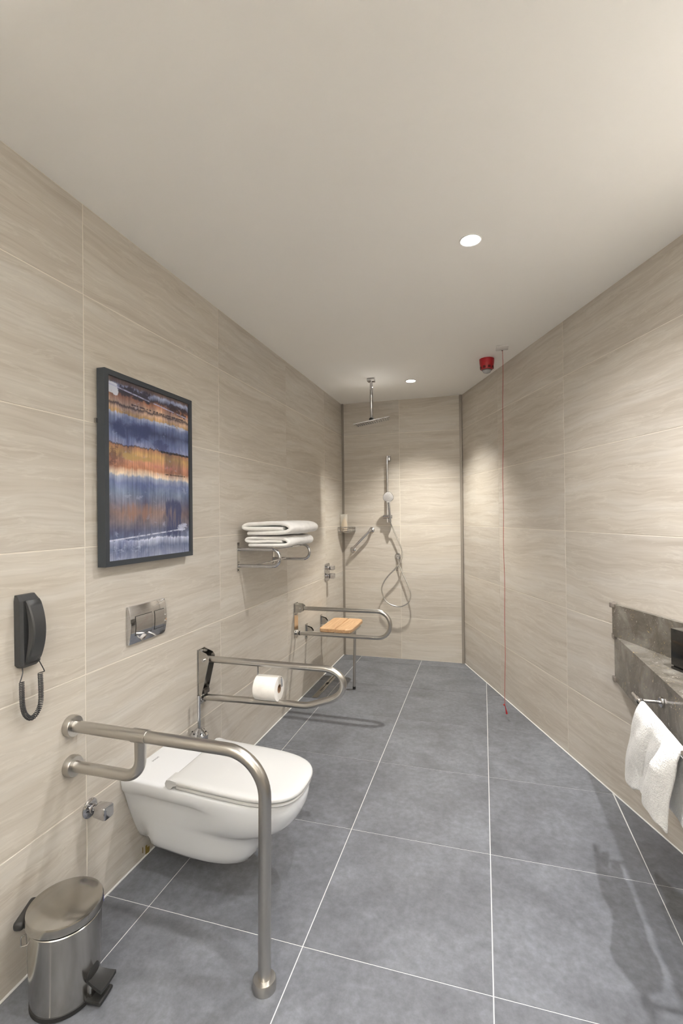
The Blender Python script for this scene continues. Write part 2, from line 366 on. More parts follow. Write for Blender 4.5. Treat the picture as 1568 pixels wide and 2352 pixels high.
# floor: grout bed and square tiles clipped by the slanted wall
FX0, FY0, FS, FT = .1892, 1.4823, .6, .6123
foot = [(0, YF), (XF, YF), (XR, YB), (0, YB)]
def clip(poly, ed, inset):
    out = []
    for i in range(len(ed)):
        (x0, y0), (x1, y1) = ed[i], ed[(i+1) % len(ed)]
        L_ = math.hypot(x1-x0, y1-y0); nx, ny = -(y1-y0)/L_, (x1-x0)/L_
        f = lambda p: (p[0]-x0)*nx+(p[1]-y0)*ny-inset
        out = []
        for k in range(len(poly)):
            a, b = poly[k], poly[(k+1) % len(poly)]; fa, fb = f(a), f(b)
            if fa >= 0: out.append(a)
            if fa*fb < 0: t = fa/(fa-fb); out.append((a[0]+(b[0]-a[0])*t, a[1]+(b[1]-a[1])*t))
        poly = out
        if len(poly) < 3: return []
    return poly
def lump(poly):   # drop near-duplicate corners
    out = []
    for p in poly:
        if not out or math.hypot(p[0]-out[-1][0], p[1]-out[-1][1]) > .004: out.append(p)
    if len(out) > 2 and math.hypot(out[0][0]-out[-1][0], out[0][1]-out[-1][1]) <= .004: out.pop()
    return out
fp = [(-.12, YF-.12), (XF+.12, YF-.12), (XR+.12, YB+.12), (-.12, YB+.12)]
fl = struct(G().prism(fp, 'z', -.15, -TH).build('floor', 'floorgrout'))
i0, i1 = -1, 6; j0, j1 = -5, 6
for i in range(i0, i1):
    for j in range(j0, j1):
        x0, x1 = FX0+FS*i, FX0+FS*(i+1); y0, y1 = FY0+FT*j, FY0+FT*(j+1); g_ = .0017
        pc = clip([(x0+g_, y0+g_), (x1-g_, y0+g_), (x1-g_, y1-g_), (x0+g_, y1-g_)], foot, .004)
        pc = lump(pc)
        if len(pc) < 3: continue
        cx = sum(p[0] for p in pc)/len(pc); cy = sum(p[1] for p in pc)/len(pc)
        G().prism(pc, 'z', -TH-.004, 0).build('tile', 'floortile', org=(cx, cy, 0), auto=0)
        t = COL.objects[-1]; t.parent = fl; 
cl = struct(G().prism(fp, 'z', H, H+.15).build('ceiling', 'ceiling'))
# bronze corner profiles beside the shower wall
g = G().box((.011, YB-.005, H/2), (.020, .012, H)); struct(g.build('trim_1', 'trim'))
g = G().box((XR-.012, YB-.006, H/2), (.024, .014, H)); struct(g.build('trim_2', 'trim'))
# pale sealant bead along slanted wall and left wall
g = G().tube([OR + dR*.0 + Vector((0, 0, .0)) + nR*.001, OR + dR*LR + nR*.001], .0045, 6); struct(g.build('trim_3', 'floorgrout'))
g = G().tube([(.001, YF, 0), (.001, YB, 0)], .0045, 6); struct(g.build('trim_4', 'floorgrout'))

# ------------------------------------------------------------------ downlights
labels = ['bright round recessed downlight in the middle of the ceiling', 'small round recessed downlight on the ceiling in front of the shower wall',
          'round recessed downlight on the ceiling above the near grab rail', 'round recessed downlight on the ceiling above the stone vanity', 'unseen downlight added on the ceiling behind the camera']
for k, (x, y, pw, colr, cone, bl) in enumerate(LAMPS):
    t = thing('ceiling_downlight', labels[k], 'downlight', (x, y, H), 'recessed downlights in the ceiling')
    G().lathe((x, y, H), (0, 0, -1), [(.046, 0), (.046, .002), (.043, .004), (.039, .003), (.037, 0)], 40).build('ring', 'whiteplastic', t)
    G().lathe((x, y, H), (0, 0, -1), [(.037, 0), (.037, .0022)], 40).build('lens', lampmat(k, colr, 40 if k != 1 else 22), t)
    l = bpy.data.lights.new('downlight_beam', 'SPOT'); l.energy = pw; l.color = colr; l.spot_size = math.radians(cone); l.spot_blend = bl; l.shadow_soft_size = .022
    lo = bpy.data.objects.new('downlight_beam', l); COL.objects.link(lo); lo.parent = t; lo.location = (0, 0, -.012)
def uplight(c, dr, nr, k, label):  # invented fixture: glowing tube in a tray, throws fill light at the ceiling
    t = thing('fill_uplight', label, 'fill light', tuple(c))
    Rm = Matrix((dr, nr, Vector((0, 0, 1)))).transposed()
    G().box(c+nr*.008, (.50, .014, .10), Rm, bev=.004).build('wall_plate', 'whiteplastic', t)
    g = G()
    g.box(c+nr*.065+Vector((0, 0, -.035)), (.50, .10, .006), Rm); g.box(c+nr*.115+Vector((0, 0, .005)), (.50, .006, .086), Rm)
    for q in (-.25, .25): g.box(c+dr*q+nr*.065+Vector((0, 0, .005)), (.006, .10, .086), Rm)
    g.build('tray', 'whiteplastic', t)
    G().tube([c+nr*.065-dr*.22, c+nr*.065+dr*.22], .016, 16).build('tube', lampmat(9, (1, .99, .95), FILL_W*2.2*k), t)
uplight(OR + dR*4.3 + Vector((0, 0, 1.62)), dR, nR, .10, 'added unseen fill light above the vanity on the slanted wall')
uplight(Vector((1.3, YF, 1.20)), Vector((-1, 0, 0)), Vector((0, 1, 0)), 2.7, 'added unseen fill light on the wall behind the camera')
#OBJECTS
# ------------------------------------------------------------------ toilet
def toilet():
    t = thing('toilet', 'white wall-hung toilet with closed lid below the chrome flush plate', 'toilet', (0, 1.737, .395))
    cy = 1.737
    def nose(xs, xf, h, z, m=26, p=2.6):
        o = []
        for k in range(m+1):
            a = -PI/2 + PI*k/m; c, s_ = max(math.cos(a), 0), math.sin(a)
            o.append(Vector((xs+(xf-xs)*c**(2/p), cy+h*abs(s_)**(2/p)*(1 if s_ >= 0 else -1), z)))
        return o
    def outline(xb, xf, hb, hf, z, p=2.6, xs=None):
        xs = xf-.27 if xs is None else xs
        return nose(xs, xf, hf, z, 30, p)+[Vector((xs*.5+xb*.5, cy+hf, z)), Vector((xb+.01, cy+hb, z)), Vector((xb, cy+hb-.01, z)), Vector((xb, cy, z)), Vector((xb, cy-hb+.01, z)), Vector((xb+.01, cy-hb, z)), Vector((xs*.5+xb*.5, cy-hf, z))]
    ss = lambda x, a, b: (lambda t_: t_*t_*(3-2*t_))(min(max((x-a)/(b-a), 0), 1))
    def section(z, xf, xs, hf, hm, hb, p=2.5):
        X = [xs*k/14 for k in range(13, 0, -1)]+[.001]
        def w_(x):
            if x > .10: return hm+(hf-hm)*ss(x, xs-.16, xs)
            return hb+(hm-hb)*ss(x, .035, .095)
        side = [Vector((x, cy+w_(x), z)) for x in X]
        return nose(xs, xf, hf, z, 30, p)+side+[Vector((.001, cy+w_(0)*f, z)) for f in (.6, 0, -.6)]+[Vector((v.x, 2*cy-v.y, v.z)) for v in reversed(side)]
    T_ = [(.086, .33, .12, .035, .040, .030), (.088, .42, .20, .075, .075, .045), (.095, .470, .25, .094, .090, .055), (.110, .505, .28, .105, .101, .070), (.14, .528, .30, .113, .110, .086), (.18, .546, .32, .120, .118, .104),
          (.215, .558, .335, .125, .123, .119), (.230, .575, .350, .129, .126, .124), (.243, .606, .38, .136, .129, .129), (.258, .643, .41, .146, .132, .135), (.278, .675, .43, .155, .137, .142), (.302, .698, .44, .163, .142, .150), (.325, .712, .45, .169, .146, .158),
          (.337, .718, .45, .171, .152, .163), (.350, .723, .46, .173, .171, .172), (.372, .727, .46, .175, .175, .176), (.392, .729, .46, .176, .176, .178), (.399, .726, .46, .173, .173, .175), (.4005, .70, .45, .15, .15, .15)]
    g = G(); g.loft([section(*q) for q in T_]); g.build('pan', 'ceramic', t, auto=75)
    # seat ring and lid
    def pad(z0, z1, xb, xf, h, xs, rnd, p=2.9):
        o = []
        for z, e in ((z0, rnd*.5), (z0+rnd*.5, 0), (z1-rnd, 0), (z1-rnd*.3, rnd*.3), (z1, rnd)):
            o.append(outline(xb+e, xf-e, h-e, h-e, z, xs=xs, p=p))
        o.append(outline(xb+.03, xf-.05, h-.03, h-.03, z1+.0015, xs=xs, p=p))
        return G().loft(o)
    pad(.4025, .416, .255, .733, .175, .47, .006).build('seat', 'lidplastic', t, auto=60)
    lid = pad(.4175, .436, .232, .737, .178, .47, .008).build('lid', 'lidplastic', t, auto=60)
    for s_ in (-1, 1):   # hooked hinge ends of the lid
        g = G().prism([(.216, .420), (.222, .432), (.238, .4355), (.268, .433), (.268, .419), (.252, .414), (.243, .403), (.230, .4015), (.218, .407)], 'y', cy+s_*.178, cy+s_*.120)
        g.build('hinge_cap', 'lidplastic', t, auto=0)
    g = G(); 
    for k in range(7): g.box((.040+.0*k, 1.702+.006*k, .4012), (.006 if k % 2 else .009, .0022, .0006))
    g.build('maker_mark', 'mark', t)
    for o in t.children:      # the pan sits slightly askew to the wall
        for v in o.data.vertices: v.co.y -= .076*v.co.x; v.co.z -= .006*v.co.x
    return t
toilet()
# yellowed stain of sealant at the foot of the wall below the toilet
g = G().box((.0012, 1.704, .022), (.0022, .010, .036), bev=.001).box((.0016, 1.716, .014), (.003, .014, .026), bev=.001).box((.0012, 1.682, .034), (.0018, .004, .024), bev=.0008)
tag(g.build('sealant_stain', 'stain', org=(.004, 1.70, 0)), 'small yellow-brown blob of sealant on the wall foot under the toilet', 'stain')

# ------------------------------------------------------------------ flush plate
def flush_plate():
    t = thing('flush_plate', 'chrome dual flush plate with two square buttons on the wall above the toilet', 'flush plate', (0, 1.708, .984))
    y0, y1, z0, z1 = 1.596, 1.822, .908, 1.060
    def curve(z): f = (z-z0)/(z1-z0); return .012 + .012*math.sin(PI*min(max(f, 0), 1))**.8
    g = G(); secs = []
    for k in range(15):
        z = z0+(z1-z0)*k/14; x = curve(z)
        secs.append([Vector((0.001, y0, z)), Vector((x-.001, y0, z)), Vector((x, y0+.002, z)), Vector((x, y1-.002, z)), Vector((x-.001, y1, z)), Vector((.001, y1, z))])
    g.loft(secs); g.build('plate', 'chrome', t, auto=40)
    for a, b in ((1.624, 1.722), (1.741, 1.802)):
        g = G(); secs = []
        for k in range(9):
            z = .942+(.076)*k/8; x = curve(z)
            secs.append([Vector((x-.006, a, z)), Vector((x+.0015, a, z)), Vector((x+.0015, b, z)), Vector((x-.006, b, z))])
        bt = g.loft(secs).build('button', 'chrome', t, auto=40)
        g = G()
        for ya in (a-.0012, b+.0012):
            secs = []
            for k in range(9):
                z = .9405+(.079)*k/8; x = curve(z); secs.append([Vector((x-.002, ya-.0008, z)), Vector((x+.0004, ya-.0008, z)), Vector((x+.0004, ya+.0008, z)), Vector((x-.002, ya+.0008, z))])
            g.loft(secs)
        for z in (.9408, 1.0192): x = curve(z); g.box((x-.001, (a+b)/2, z), (.003, b-a+.004, .0016))
        g.build('gap', 'dark', bt)
    g = G()
    for k in range(6): g.box((curve(1.043)+.0002, 1.760+.006*k, 1.043), (.0006, .003, .002))
    g.build('maker_mark', 'spray', t)
flush_plate()

# ------------------------------------------------------------------ grab rail with floor pole
def near_rail():
    t = thing('grab_rail', 'brushed steel grab rail from the wall, bending down to a floor pole beside the toilet', 'grab rail', (.735, 1.322, 0))
    y = 1.322; r = .0195
    g = G().tube(fillet([(.012, y, .705), (.737, y, .700), (.728, y, .02)], .13, 14), r, 24)
    g.build('rail', 'steel', t)
    g = G().tube(fillet([(.012, y, .567), (.289, y, .567), (.289, y, .69)], .085, 12), r*.95, 24); g.build('brace', 'steel', t)
    g = G().tube([(.262, y, .7035), (.317, y, .703)], .0222, 24); g.build('sleeve', 'steel', t)
    for z in (.705, .567): G().lathe((.0005, y, z), (1, 0, 0), [(.0355, 0), (.0355, .020), (.033, .024), (.020, .025)], 36).build('flange', 'steel', t)
    G().lathe((.728, y, 0.0005), (0, 0, 1), [(.0355, 0), (.0355, .026), (.033, .030), (.020, .032)], 36).build('foot_flange', 'steel', t)
near_rail()

# ------------------------------------------------------------------ fold-down rails
def hinged_rail_toilet():
    t = thing('fold_down_rail', 'brushed steel fold-down grab rail carrying a paper roll, behind the toilet', 'grab rail', (0, 2.12, .62))
    P = [(.035, 2.12, .706), (.40, 2.12, .706), (.60, 2.12, .707), (.665, 2.12, .706), (.705, 2.12, .697), (.737, 2.12, .675), (.750, 2.12, .640), (.738, 2.12, .602), (.702, 2.12, .572), (.640, 2.12, .548), (.585, 2.12, .529), (.545, 2.12, .524), (.426, 2.12, .524), (.015, 2.12, .513)]
    G().tube(smooth_path(P, 6), .0162, 22).build('rail', 'steel', t)
    for y in (2.092, 2.148):
        g = G().prism([(.001, .478), (.010, .478), (.064, .700), (.064, .722), (.052, .738), (.002, .756)], 'y', y-.0015, y+.0015); g.build('side_plate', 'steelbright', t)
    g = G().box((.0025, 2.12, .617), (.004, .066, .276)); bp = g.build('back_plate', 'steelbright', t)
    for z in (.742, .555, .497): G().lathe((.004, 2.118, z), (1, 0, 0), [(.008, 0), (.008, .004), (.005, .009), (.001, .010)], 6, False).build('screw', 'chrome', bp)
    G().tube([(.036, 2.080, .706), (.036, 2.160, .706)], .007, 12).build('pivot_bolt', 'chrome', t)
    G().box((.028, 2.12, .545), (.022, .040, .022), bev=.003).build('latch', 'hinge', t)
    g = G().tube(fillet([(.318, 2.12, .695), (.318, 2.12, .602), (.444, 2.12, .602), (.444, 2.112, .650)], .008, 5), .0035, 10); g.build('paper_hook', 'chrome', t)
    return t
hinged_rail_toilet()
def paper_roll():
    t = thing('toilet_paper', 'white toilet paper roll hanging from the fold-down rail behind the toilet', 'toilet paper', (.375, 2.12, .594))
    g = G(); c = (.3165, 2.12, .592); L_ = .113; prof = [(.0205, 0), (.058, 0), (.0592, .004), (.0592, L_-.004), (.058, L_), (.0205, L_)]
    seg = 48; vs = []; 
    for r, h in prof: vs += [Vector((c[0]+h, c[1]+r*math.cos(2*PI*k/seg), c[2]+r*math.sin(2*PI*k/seg))) for k in range(seg)]
    n = len(prof); g.add(vs, [(i*seg+k, i*seg+(k+1) % seg, ((i+1) % n)*seg+(k+1) % seg, ((i+1) % n)*seg+k) for i in range(n) for k in range(seg)], True)
    # folded triangular end sheet lying on the front
    ft = []
    g.build('roll', 'paper', t, auto=40)
    g = G(); rr = .0600; A = lambda a, x: (x, c[1]-rr*math.cos(a), c[2]+rr*math.sin(a))
    nseg = 8; a0, a1 = .75, -.28
    vs = []; 
    for k in range(nseg+1):
        f = k/nseg; a = a0+(a1-a0)*f; xl = .3185+.043*f; xr = .4275-.062*f
        vs += [A(a, xl), A(a, max(xr, xl+.001)), tuple(Vector(A(a, xl))*1), tuple(Vector(A(a, max(xr, xl+.001)))*1)]
        for q in (-2, -1):
            v = Vector(vs[q]); d = Vector((0, v.y-c[1], v.z-c[2])).normalized(); vs[q] = tuple(v-d*.0006)
    fs = []
    for k in range(nseg):
        b = 4*k; fs += [(b, b+1, b+5, b+4), (b+2, b+6, b+7, b+3), (b, b+4, b+6, b+2), (b+1, b+3, b+7, b+5)]
    fs += [(0, 2, 3, 1), (4*nseg, 4*nseg+1, 4*nseg+3, 4*nseg+2)]
    g.add(vs, fs).build('end_sheet', 'paper', t, auto=0)
    g = G(); seg = 32; vs = []
    for r, h in ((.0200, -.0005), (.0204, -.0005), (.0204, L_+.0005), (.0185, L_+.0005), (.0185, -.0005)): vs += [Vector((c[0]+h, c[1]+r*math.cos(2*PI*k/seg), c[2]+r*math.sin(2*PI*k/seg))) for k in range(seg)]
    g.add(vs, [(i*seg+k, i*seg+(k+1) % seg, (i+1)*seg+(k+1) % seg, (i+1)*seg+k) for i in range(4) for k in range(seg)], True).build('core', 'card', t)
paper_roll()
def hinged_rail_shower():
    y = 3.40
    t = thing('fold_down_rail', 'brushed steel fold-down grab rail on the left wall in front of the wooden shower seat', 'grab rail', (0, y, .62))
    G().tube(fillet([(.06, y, .720), (.728, y, .722), (.728, y, .530), (.012, y, .530)], .094, 14), .0150, 20).build('rail', 'steel', t)
    bp = G().box((.0025, y, .628), (.004, .075, .262)).build('back_plate', 'steelbright', t)
    G().box((.005, y-.008, .672), (.0012, .022, .010)).build('maker_mark', 'mark', bp)
    g = G()
    for s_ in (-1, 1): g.prism([(.004, .690), (.004, .752), (.050, .750), (.066, .740), (.074, .722), (.068, .702), (.050, .690)], 'y', y+s_*.026-.002, y+s_*.026+.002)
    g.prism([(.004, .742), (.004, .746), (.045, .746), (.045, .742)], 'y', y-.026, y+.026)
    hb = g.build('hinge_bracket', 'steel', t)
    G().lathe((.048, y-.026, .720), (0, -1, 0), [(.007, -.054), (.007, 0), (.007, .003), (.004, .004)], 16).build('pivot_bolt', 'chrome', hb)
    G().lathe((.052, y-.022, .720), (0, 1, 0), [(.024, 0), (.024, .044)], 28).build('pivot_barrel', 'hinge', t)
    G().tube([(.028, y, .530), (.036, y, .530)], .0165, 20).build('rubber_ring', 'rubber', t)
    G().tube([(.004, y, .530), (.028, y, .530)], .013, 20).build('stop', 'chrome', t)
hinged_rail_shower()

# ------------------------------------------------------------------ toilet brush
def brush():
    x, y = .054, 2.018
    t = thing('toilet_brush', 'polished steel toilet brush holder with long handle on the wall behind the toilet', 'toilet brush', (x, y, .10))
    G().lathe((x, y, .105), (0, 0, 1), [(.036, 0), (.042, .004), (.042, .262)], 36).build('holder', 'steelbright', t)
    ld = G().lathe((x, y, .367), (0, 0, 1), [(.042, 0), (.0435, .001), (.0435, .008), (.036, .016), (.014, .036), (.008, .040)], 36).build('lid', 'chrome', t)
    for k in range(6):
        a = k*PI/3+.3; G().lathe((x+.031*math.cos(a), y+.031*math.sin(a), .3855), (math.cos(a), math.sin(a), 1.2), [(.0035, 0), (.0035, .004)], 10).build('vent_hole', 'dark', ld)
    G().tube([(x, y, .40), (x, y, .56)], .0078, 16).build('handle', 'chrome', t)
    G().box((.008, y, .25), (.014, .03, .05), bev=.002).build('wall_bracket', 'steelbright', t)
brush()

# ------------------------------------------------------------------ angle valve
def valve():
    y, z = 1.405, .372
    t = thing('shut_off_valve', 'chrome shut-off valve with squarish knob low on the wall beside the toilet', 'valve', (0, y, z))
    G().lathe((0.0005, y, z), (1, 0, 0), [(.034, 0), (.034, .003), (.028, .008), (.014, .010)], 36).build('rosette', 'chrome', t)
    G().lathe((.008, y, z), (1, 0, 0), [(.013, 0), (.013, .006), (.017, .008), (.017, .014), (.012, .016), (.014, .020), (.014, .024)], 28).build('stem', 'chrome', t)
    g = G(); secs = []
    for x, h, e in ((.030, .018, .008), (.034, .021, .008), (.080, .0235, .007), (.085, .022, .007), (.086, .020, .006)):
        q = []
        for cx_, cz_, a0 in ((1, 1, 0), (-1, 1, 90), (-1, -1, 180), (1, -1, 270)):
            for k in range(5):
                a = math.radians(a0+k*22.5); q.append(Vector((x, y+cx_*(h-e)+e*math.cos(a), z+cz_*(h-e)+e*math.sin(a))))
        secs.append(q)
    g.loft(secs).build('knob', 'chrome', t, auto=40)
valve()

# ------------------------------------------------------------------ pedal bin
def bin_():
    cx, cy, r0, r1, h = .159, 1.148, .092, .102, .268
    t = thing('pedal_bin', 'round stainless steel pedal bin with black pedal on the floor by the wall', 'bin', (cx, cy, 0))
    G().lathe((cx, cy, .0), (0, 0, 1), [(r0-.002, 0), (r0+.002, .002), (r0+.002, .014), (r0, .016)], 48).build('base_ring', 'rubber', t)
    body = G().lathe((cx, cy, .014), (0, 0, 1), [(r0, 0), (r0+.002, .05), (r1-.003, .215), (r1-.002, .220), (r1-.004, .222)], 64).build('body', 'binsteel', t)
    a = -2.2; G().tube([(cx+(r0+.0002)*math.cos(a), cy+(r0+.0002)*math.sin(a), .016), (cx+(r1-.0028)*math.cos(a), cy+(r1-.0028)*math.sin(a), .228)], .0006, 6).build('seam', 'steelbright', body)
    G().lathe((cx, cy, .234), (0, 0, 1), [(r1-.009, 0), (r1-.009, .012)], 48).build('liner_rim', 'rubber', t)
    g = G().lathe((cx, cy, .2425), (0, 0, 1), [(r1-.001, 0), (r1+.0015, .001), (r1+.0015, .021), (r1-.001, .026), (r1-.014, .0295), (r1-.045, .032), (.001, .0335)], 64).build('lid', 'binsteel', t)
    # hinge housing at the back, wire handle, pedal at the front
    ang = math.radians(203); d = Vector((math.cos(ang), math.sin(ang), 0)); s_ = Vector((-d.y, d.x, 0)); c = Vector((cx, cy, 0))
    Rm = Matrix((d, s_, Vector((0, 0, 1)))).transposed()
    g = G().box(c+d*(r1+.006)+Vector((0, 0, .244)), (.030, .105, .026), Rm, bev=.010, seg=3); g.build('hinge_cover', 'blackplastic', t)
    P = [c+d*(r1-.004)+s_*(-.060)+Vector((0, 0, .222)), c+d*(r1+.010)+s_*(-.062)+Vector((0, 0, .222)), c+d*(r1+.010)+s_*(-.062)+Vector((0, 0, .196)), c+d*(r1-.006)+s_*(-.06)+Vector((0, 0, .192))]
    P = [c+Vector((math.cos(math.radians(a_))*r, math.sin(math.radians(a_))*r, z)) for a_, r, z in ((236, r1-.004, .226), (236, r1+.010, .226), (236, r1+.010, .198), (236, r1-.006, .194))]
    G().tube(fillet(P, .004, 4), .0018, 8).build('wire_handle', 'steelbright', t)
    ang = math.radians(6); d = Vector((math.cos(ang), math.sin(ang), 0)); s_ = Vector((-d.y, d.x, 0)); Rm = Matrix((d, s_, Vector((0, 0, 1)))).transposed()
    g = G(); W_ = []
    # recess cup seen in the body above the pedal
    G().lathe(c+d*(r0-.004)+Vector((0, 0, .073)), tuple(d), [(.026, 0), (.026, .006), (.020, .008)], 28).build('pedal_recess', 'blackplastic', body)
    secs = []
    for k in range(9):
        f = k/8; rr = r0-.006+.058*f; z = .070-.028*f+.012*f*f; hw = .022+.012*f
        secs.append([c+d*rr+s_*v+Vector((0, 0, z+dz)) for v, dz in ((-hw, .004), (-hw*.5, .0), (0, -.001), (hw*.5, .0), (hw, .004), (hw, -.006), (0, -.010), (-hw, -.006))])
    g.loft(secs).build('pedal', 'blackplastic', t, auto=50)
    g = G().box(c+d*(r0+.018)+Vector((0, 0, .012)), (.055, .060, .012), Rm, bev=.004); g.build('pedal_foot', 'blackplastic', t)
    g = G().box(c+d*(r0+.002)+Vector((0, 0, .036)), (.016, .040, .055), Rm, bev=.006); g.build('pedal_lever', 'steelbright', t)
    a = math.radians(40); G().lathe(c+Vector((math.cos(a)*(r1+.0006), math.sin(a)*(r1+.0006), .246)), (math.cos(a), math.sin(a), 0), [(.008, 0), (.008, .0012)], 20).build('sticker', 'blue', body)
bin_()

# ------------------------------------------------------------------ intercom handset with coiled cord
def phone():
    t = thing('wall_telephone', 'charcoal wall telephone with a coiled cord on the left wall', 'telephone', (0, 1.147, .96))
    g = G(); secs = []
    for z, x0, y0, y1, tz in ((.962, .020, 1.128, 1.184, 0), (.972, .030, 1.119, 1.188, 0), (1.168, .030, 1.117, 1.184, 0), (1.186, .016, 1.120, 1.180, 0)):
        secs.append([Vector((.0008, y0, z)), Vector((x0-.006, y0, z)), Vector((x0, y0+.008, z)), Vector((x0, y1-.008, z)), Vector((x0-.006, y1, z)), Vector((.0008, y1, z))])
    g.loft(secs, smooth=False).build('cradle', 'phone', t, auto=0)
    g = G(); secs = []
    n = 20
    for k in range(n+1):
        f = k/n; z = .980+.190*f; b = math.sin(PI*f)
        xo = .038+.026*b**.9; xi = .030+.012*b; hw = .0235+.001*math.cos(2*PI*f); yc_ = 1.1545
        e = .004 if 0 < k < n else .007
        secs.append([Vector((xi, yc_-hw, z)), Vector((xo-e, yc_-hw, z)), Vector((xo, yc_-hw+e, z)), Vector((xo, yc_+hw-e, z)), Vector((xo-e, yc_+hw, z)), Vector((xi, yc_+hw, z))])
    g.loft(secs).build('handset', 'phone', t, auto=40)
    # cord: lead, coil, lead
    U = smooth_path([(.030, 1.118, .926), (.028, 1.120, .890), (.026, 1.124, .850), (.026, 1.133, .820), (.028, 1.150, .803), (.030, 1.168, .812), (.032, 1.180, .838), (.034, 1.180, .880), (.036, 1.176, .935)], 24)
    L_ = [0]
    for i in range(1, len(U)): L_.append(L_[-1]+(U[i]-U[i-1]).length)
    turns = 52; ns = turns*10; pts = []; j = 0
    for k in range(ns+1):
        s_ = L_[-1]*k/ns
        while j < len(U)-2 and L_[j+1] < s_: j += 1
        f = (s_-L_[j])/max(L_[j+1]-L_[j], 1e-9); p = U[j].lerp(U[j+1], f); T = (U[j+1]-U[j]).normalized()
        a = T.cross(Vector((1, 0, 0))).normalized(); b = Vector((1, 0, 0)); an = 2*PI*turns*k/ns
        pts.append(p+(a*math.cos(an)+b*math.sin(an))*.0062)
    pre = smooth_path([(.020, 1.128, .966), (.022, 1.128, .950), (.026, 1.120, .935)], 4); post = smooth_path([(.042, 1.186, .938), (.046, 1.178, .950), (.046, 1.160, .985)], 4)
    G().tube(pre+pts+post, .0017, 6).build('cord', 'phone', t)
phone()

# ------------------------------------------------------------------ framed picture
def picture():
    y0, y1, z0, z1, d, w_ = 1.445, 1.998, 1.237, 1.978, .042, .020
    t = thing('picture_frame', 'dark framed abstract picture in blue and rust bands on the left wall', 'picture', (0, (y0+y1)/2, z0))
    x0 = .006
    for k, (poly) in enumerate(([(y0, z0), (y0+w_, z0+w_), (y0+w_, z1-w_), (y0, z1)], [(y1, z0), (y1, z1), (y1-w_, z1-w_), (y1-w_, z0+w_)], [(y0, z0), (y1, z0), (y1-w_, z0+w_), (y0+w_, z0+w_)], [(y0, z1), (y0+w_, z1-w_), (y1-w_, z1-w_), (y1, z1)])):
        G().prism(poly, 'x', x0, d).build('frame_rail', 'frame', t)
    a0, a1, b0, b1 = y0+w_-.002, y1-w_+.002, z0+w_-.002, z1-w_+.002
    ob = G().add([(d-.008, a0, b0), (d-.008, a1, b0), (d-.008, a1, b1), (d-.008, a0, b1), (d-.016, a0, b0), (d-.016, a1, b0), (d-.016, a1, b1), (d-.016, a0, b1)], [(0, 1, 2, 3), (7, 6, 5, 4), (0, 4, 5, 1), (1, 5, 6, 2), (2, 6, 7, 3), (3, 7, 4, 0)]).build('print', 'picture', t)
    uv = ob.data.uv_layers.new(name='UVMap'); oy, oz = ob['_o'][1], ob['_o'][2]
    for lp in ob.data.loops:
        co = ob.data.vertices[lp.vertex_index].co; uv.data[lp.index].uv = ((co.y+oy-a0)/(a1-a0), (co.z+oz-b0)/(b1-b0))
    G().box((.006, y0-.004, z0+.545), (.010, .010, .018)).build('wall_clip', 'steelbright', t)
picture()

# ------------------------------------------------------------------ towel rack and towels
def rack():
    t = thing('towel_rack', 'chrome wall towel rack of two bent loops under the folded towels', 'towel rack', (0, 2.765, 1.10))
    for y in (2.52, 3.01):
        G().box((.002, y-.006, 1.182), (.003, .024, .172)).build('wall_plate', 'steelbright', t)
        G().tube(fillet([(.004, y, 1.228), (.262, y, 1.228), (.262, y, 1.131), (.004, y, 1.131)], .048, 10), .0095, 16).build('loop', 'chrome', t)
        G().lathe((.004, y-.012, 1.108), (1, 0, 0), [(.004, 0), (.004, .002), (.001, .003)], 10).build('screw', 'dark', t)
    for x, z in ((.095, 1.135), (.08, 1.222), (.20, 1.222)): G().tube([(x, 2.52, z), (x, 3.01, z)], .004, 10).build('cross_rod', 'chrome', t)
rack()
def folded_towel(label, y0, y1, z0, z1, xl, xr, seed, path):
    """one cloth folded over itself: the end shows the layers; path in (x, z) fractions"""
    rnd = random.Random(seed); nL = 15
    P = [Vector((xl+(xr-xl)*a, 0, z0+(z1-z0)*b)) for a, b in path]; C_ = smooth_path(P, 7)
    th = (z1-z0)*.174; g = G(); secs = []
    for j in range(nL+1):
        f = j/nL; y = y0+(y1-y0)*f; L1, L2 = [], []
        en = min(1, min(f, 1-f)*3+.93)
        for i, p in enumerate(C_):
            a = C_[max(i-1, 0)]; b = C_[min(i+1, len(C_)-1)]; T = (b-a).normalized(); n = Vector((-T.z, 0, T.x))
            w_ = .0022*math.sin(9*f+seed+i*.07)+.0016*math.sin(23*f+i*.21+seed*2)
            q = p+Vector((.004*math.sin(5*f+seed)+.002*math.sin(i*.3+seed), y-p.y+.006*math.sin(i*.13+seed*1.7)*(1-2*f)*.9, w_))
            L1.append(q+n*th*en); L2.append(q-n*th*en)
        secs.append(L1+L2[::-1])
    g.loft(secs, True, False)
    n = len(C_)
    for o, fl_ in ((0, 1), (nL*2*n, -1)):
        for i in range(n-1):
            q = (o+i, o+i+1, o+2*n-2-i, o+2*n-1-i); g.f.append(q if fl_ > 0 else q[::-1]); g.sm.append(True)
    ob = g.build('folded_towel', 'foldtowel', org=((xl+xr)/2, (y0+y1)/2, z0), sub=1)
    return tag(ob, label, 'towel', 'folded towels on the chrome wall rack')
pathA = [(.08, .16), (.45, .15), (.84, .16), (.965, .30), (.975, .60), (.86, .82), (.5, .84), (.14, .83), (.045, .68), (.12, .51), (.45, .49), (.72, .50), (.84, .49)]
folded_towel('white folded towel lying directly on the chrome rack loops, lower of the pair', 2.505, 2.925, 1.2435, 1.304, .040, .318, 2, pathA)
pathB = [(.10, .16), (.45, .15), (.80, .16), (.955, .27), (.985, .55), (.87, .82), (.62, .87), (.38, .84), (.12, .82), (.03, .66), (.10, .50), (.40, .49), (.66, .51), (.84, .50)]
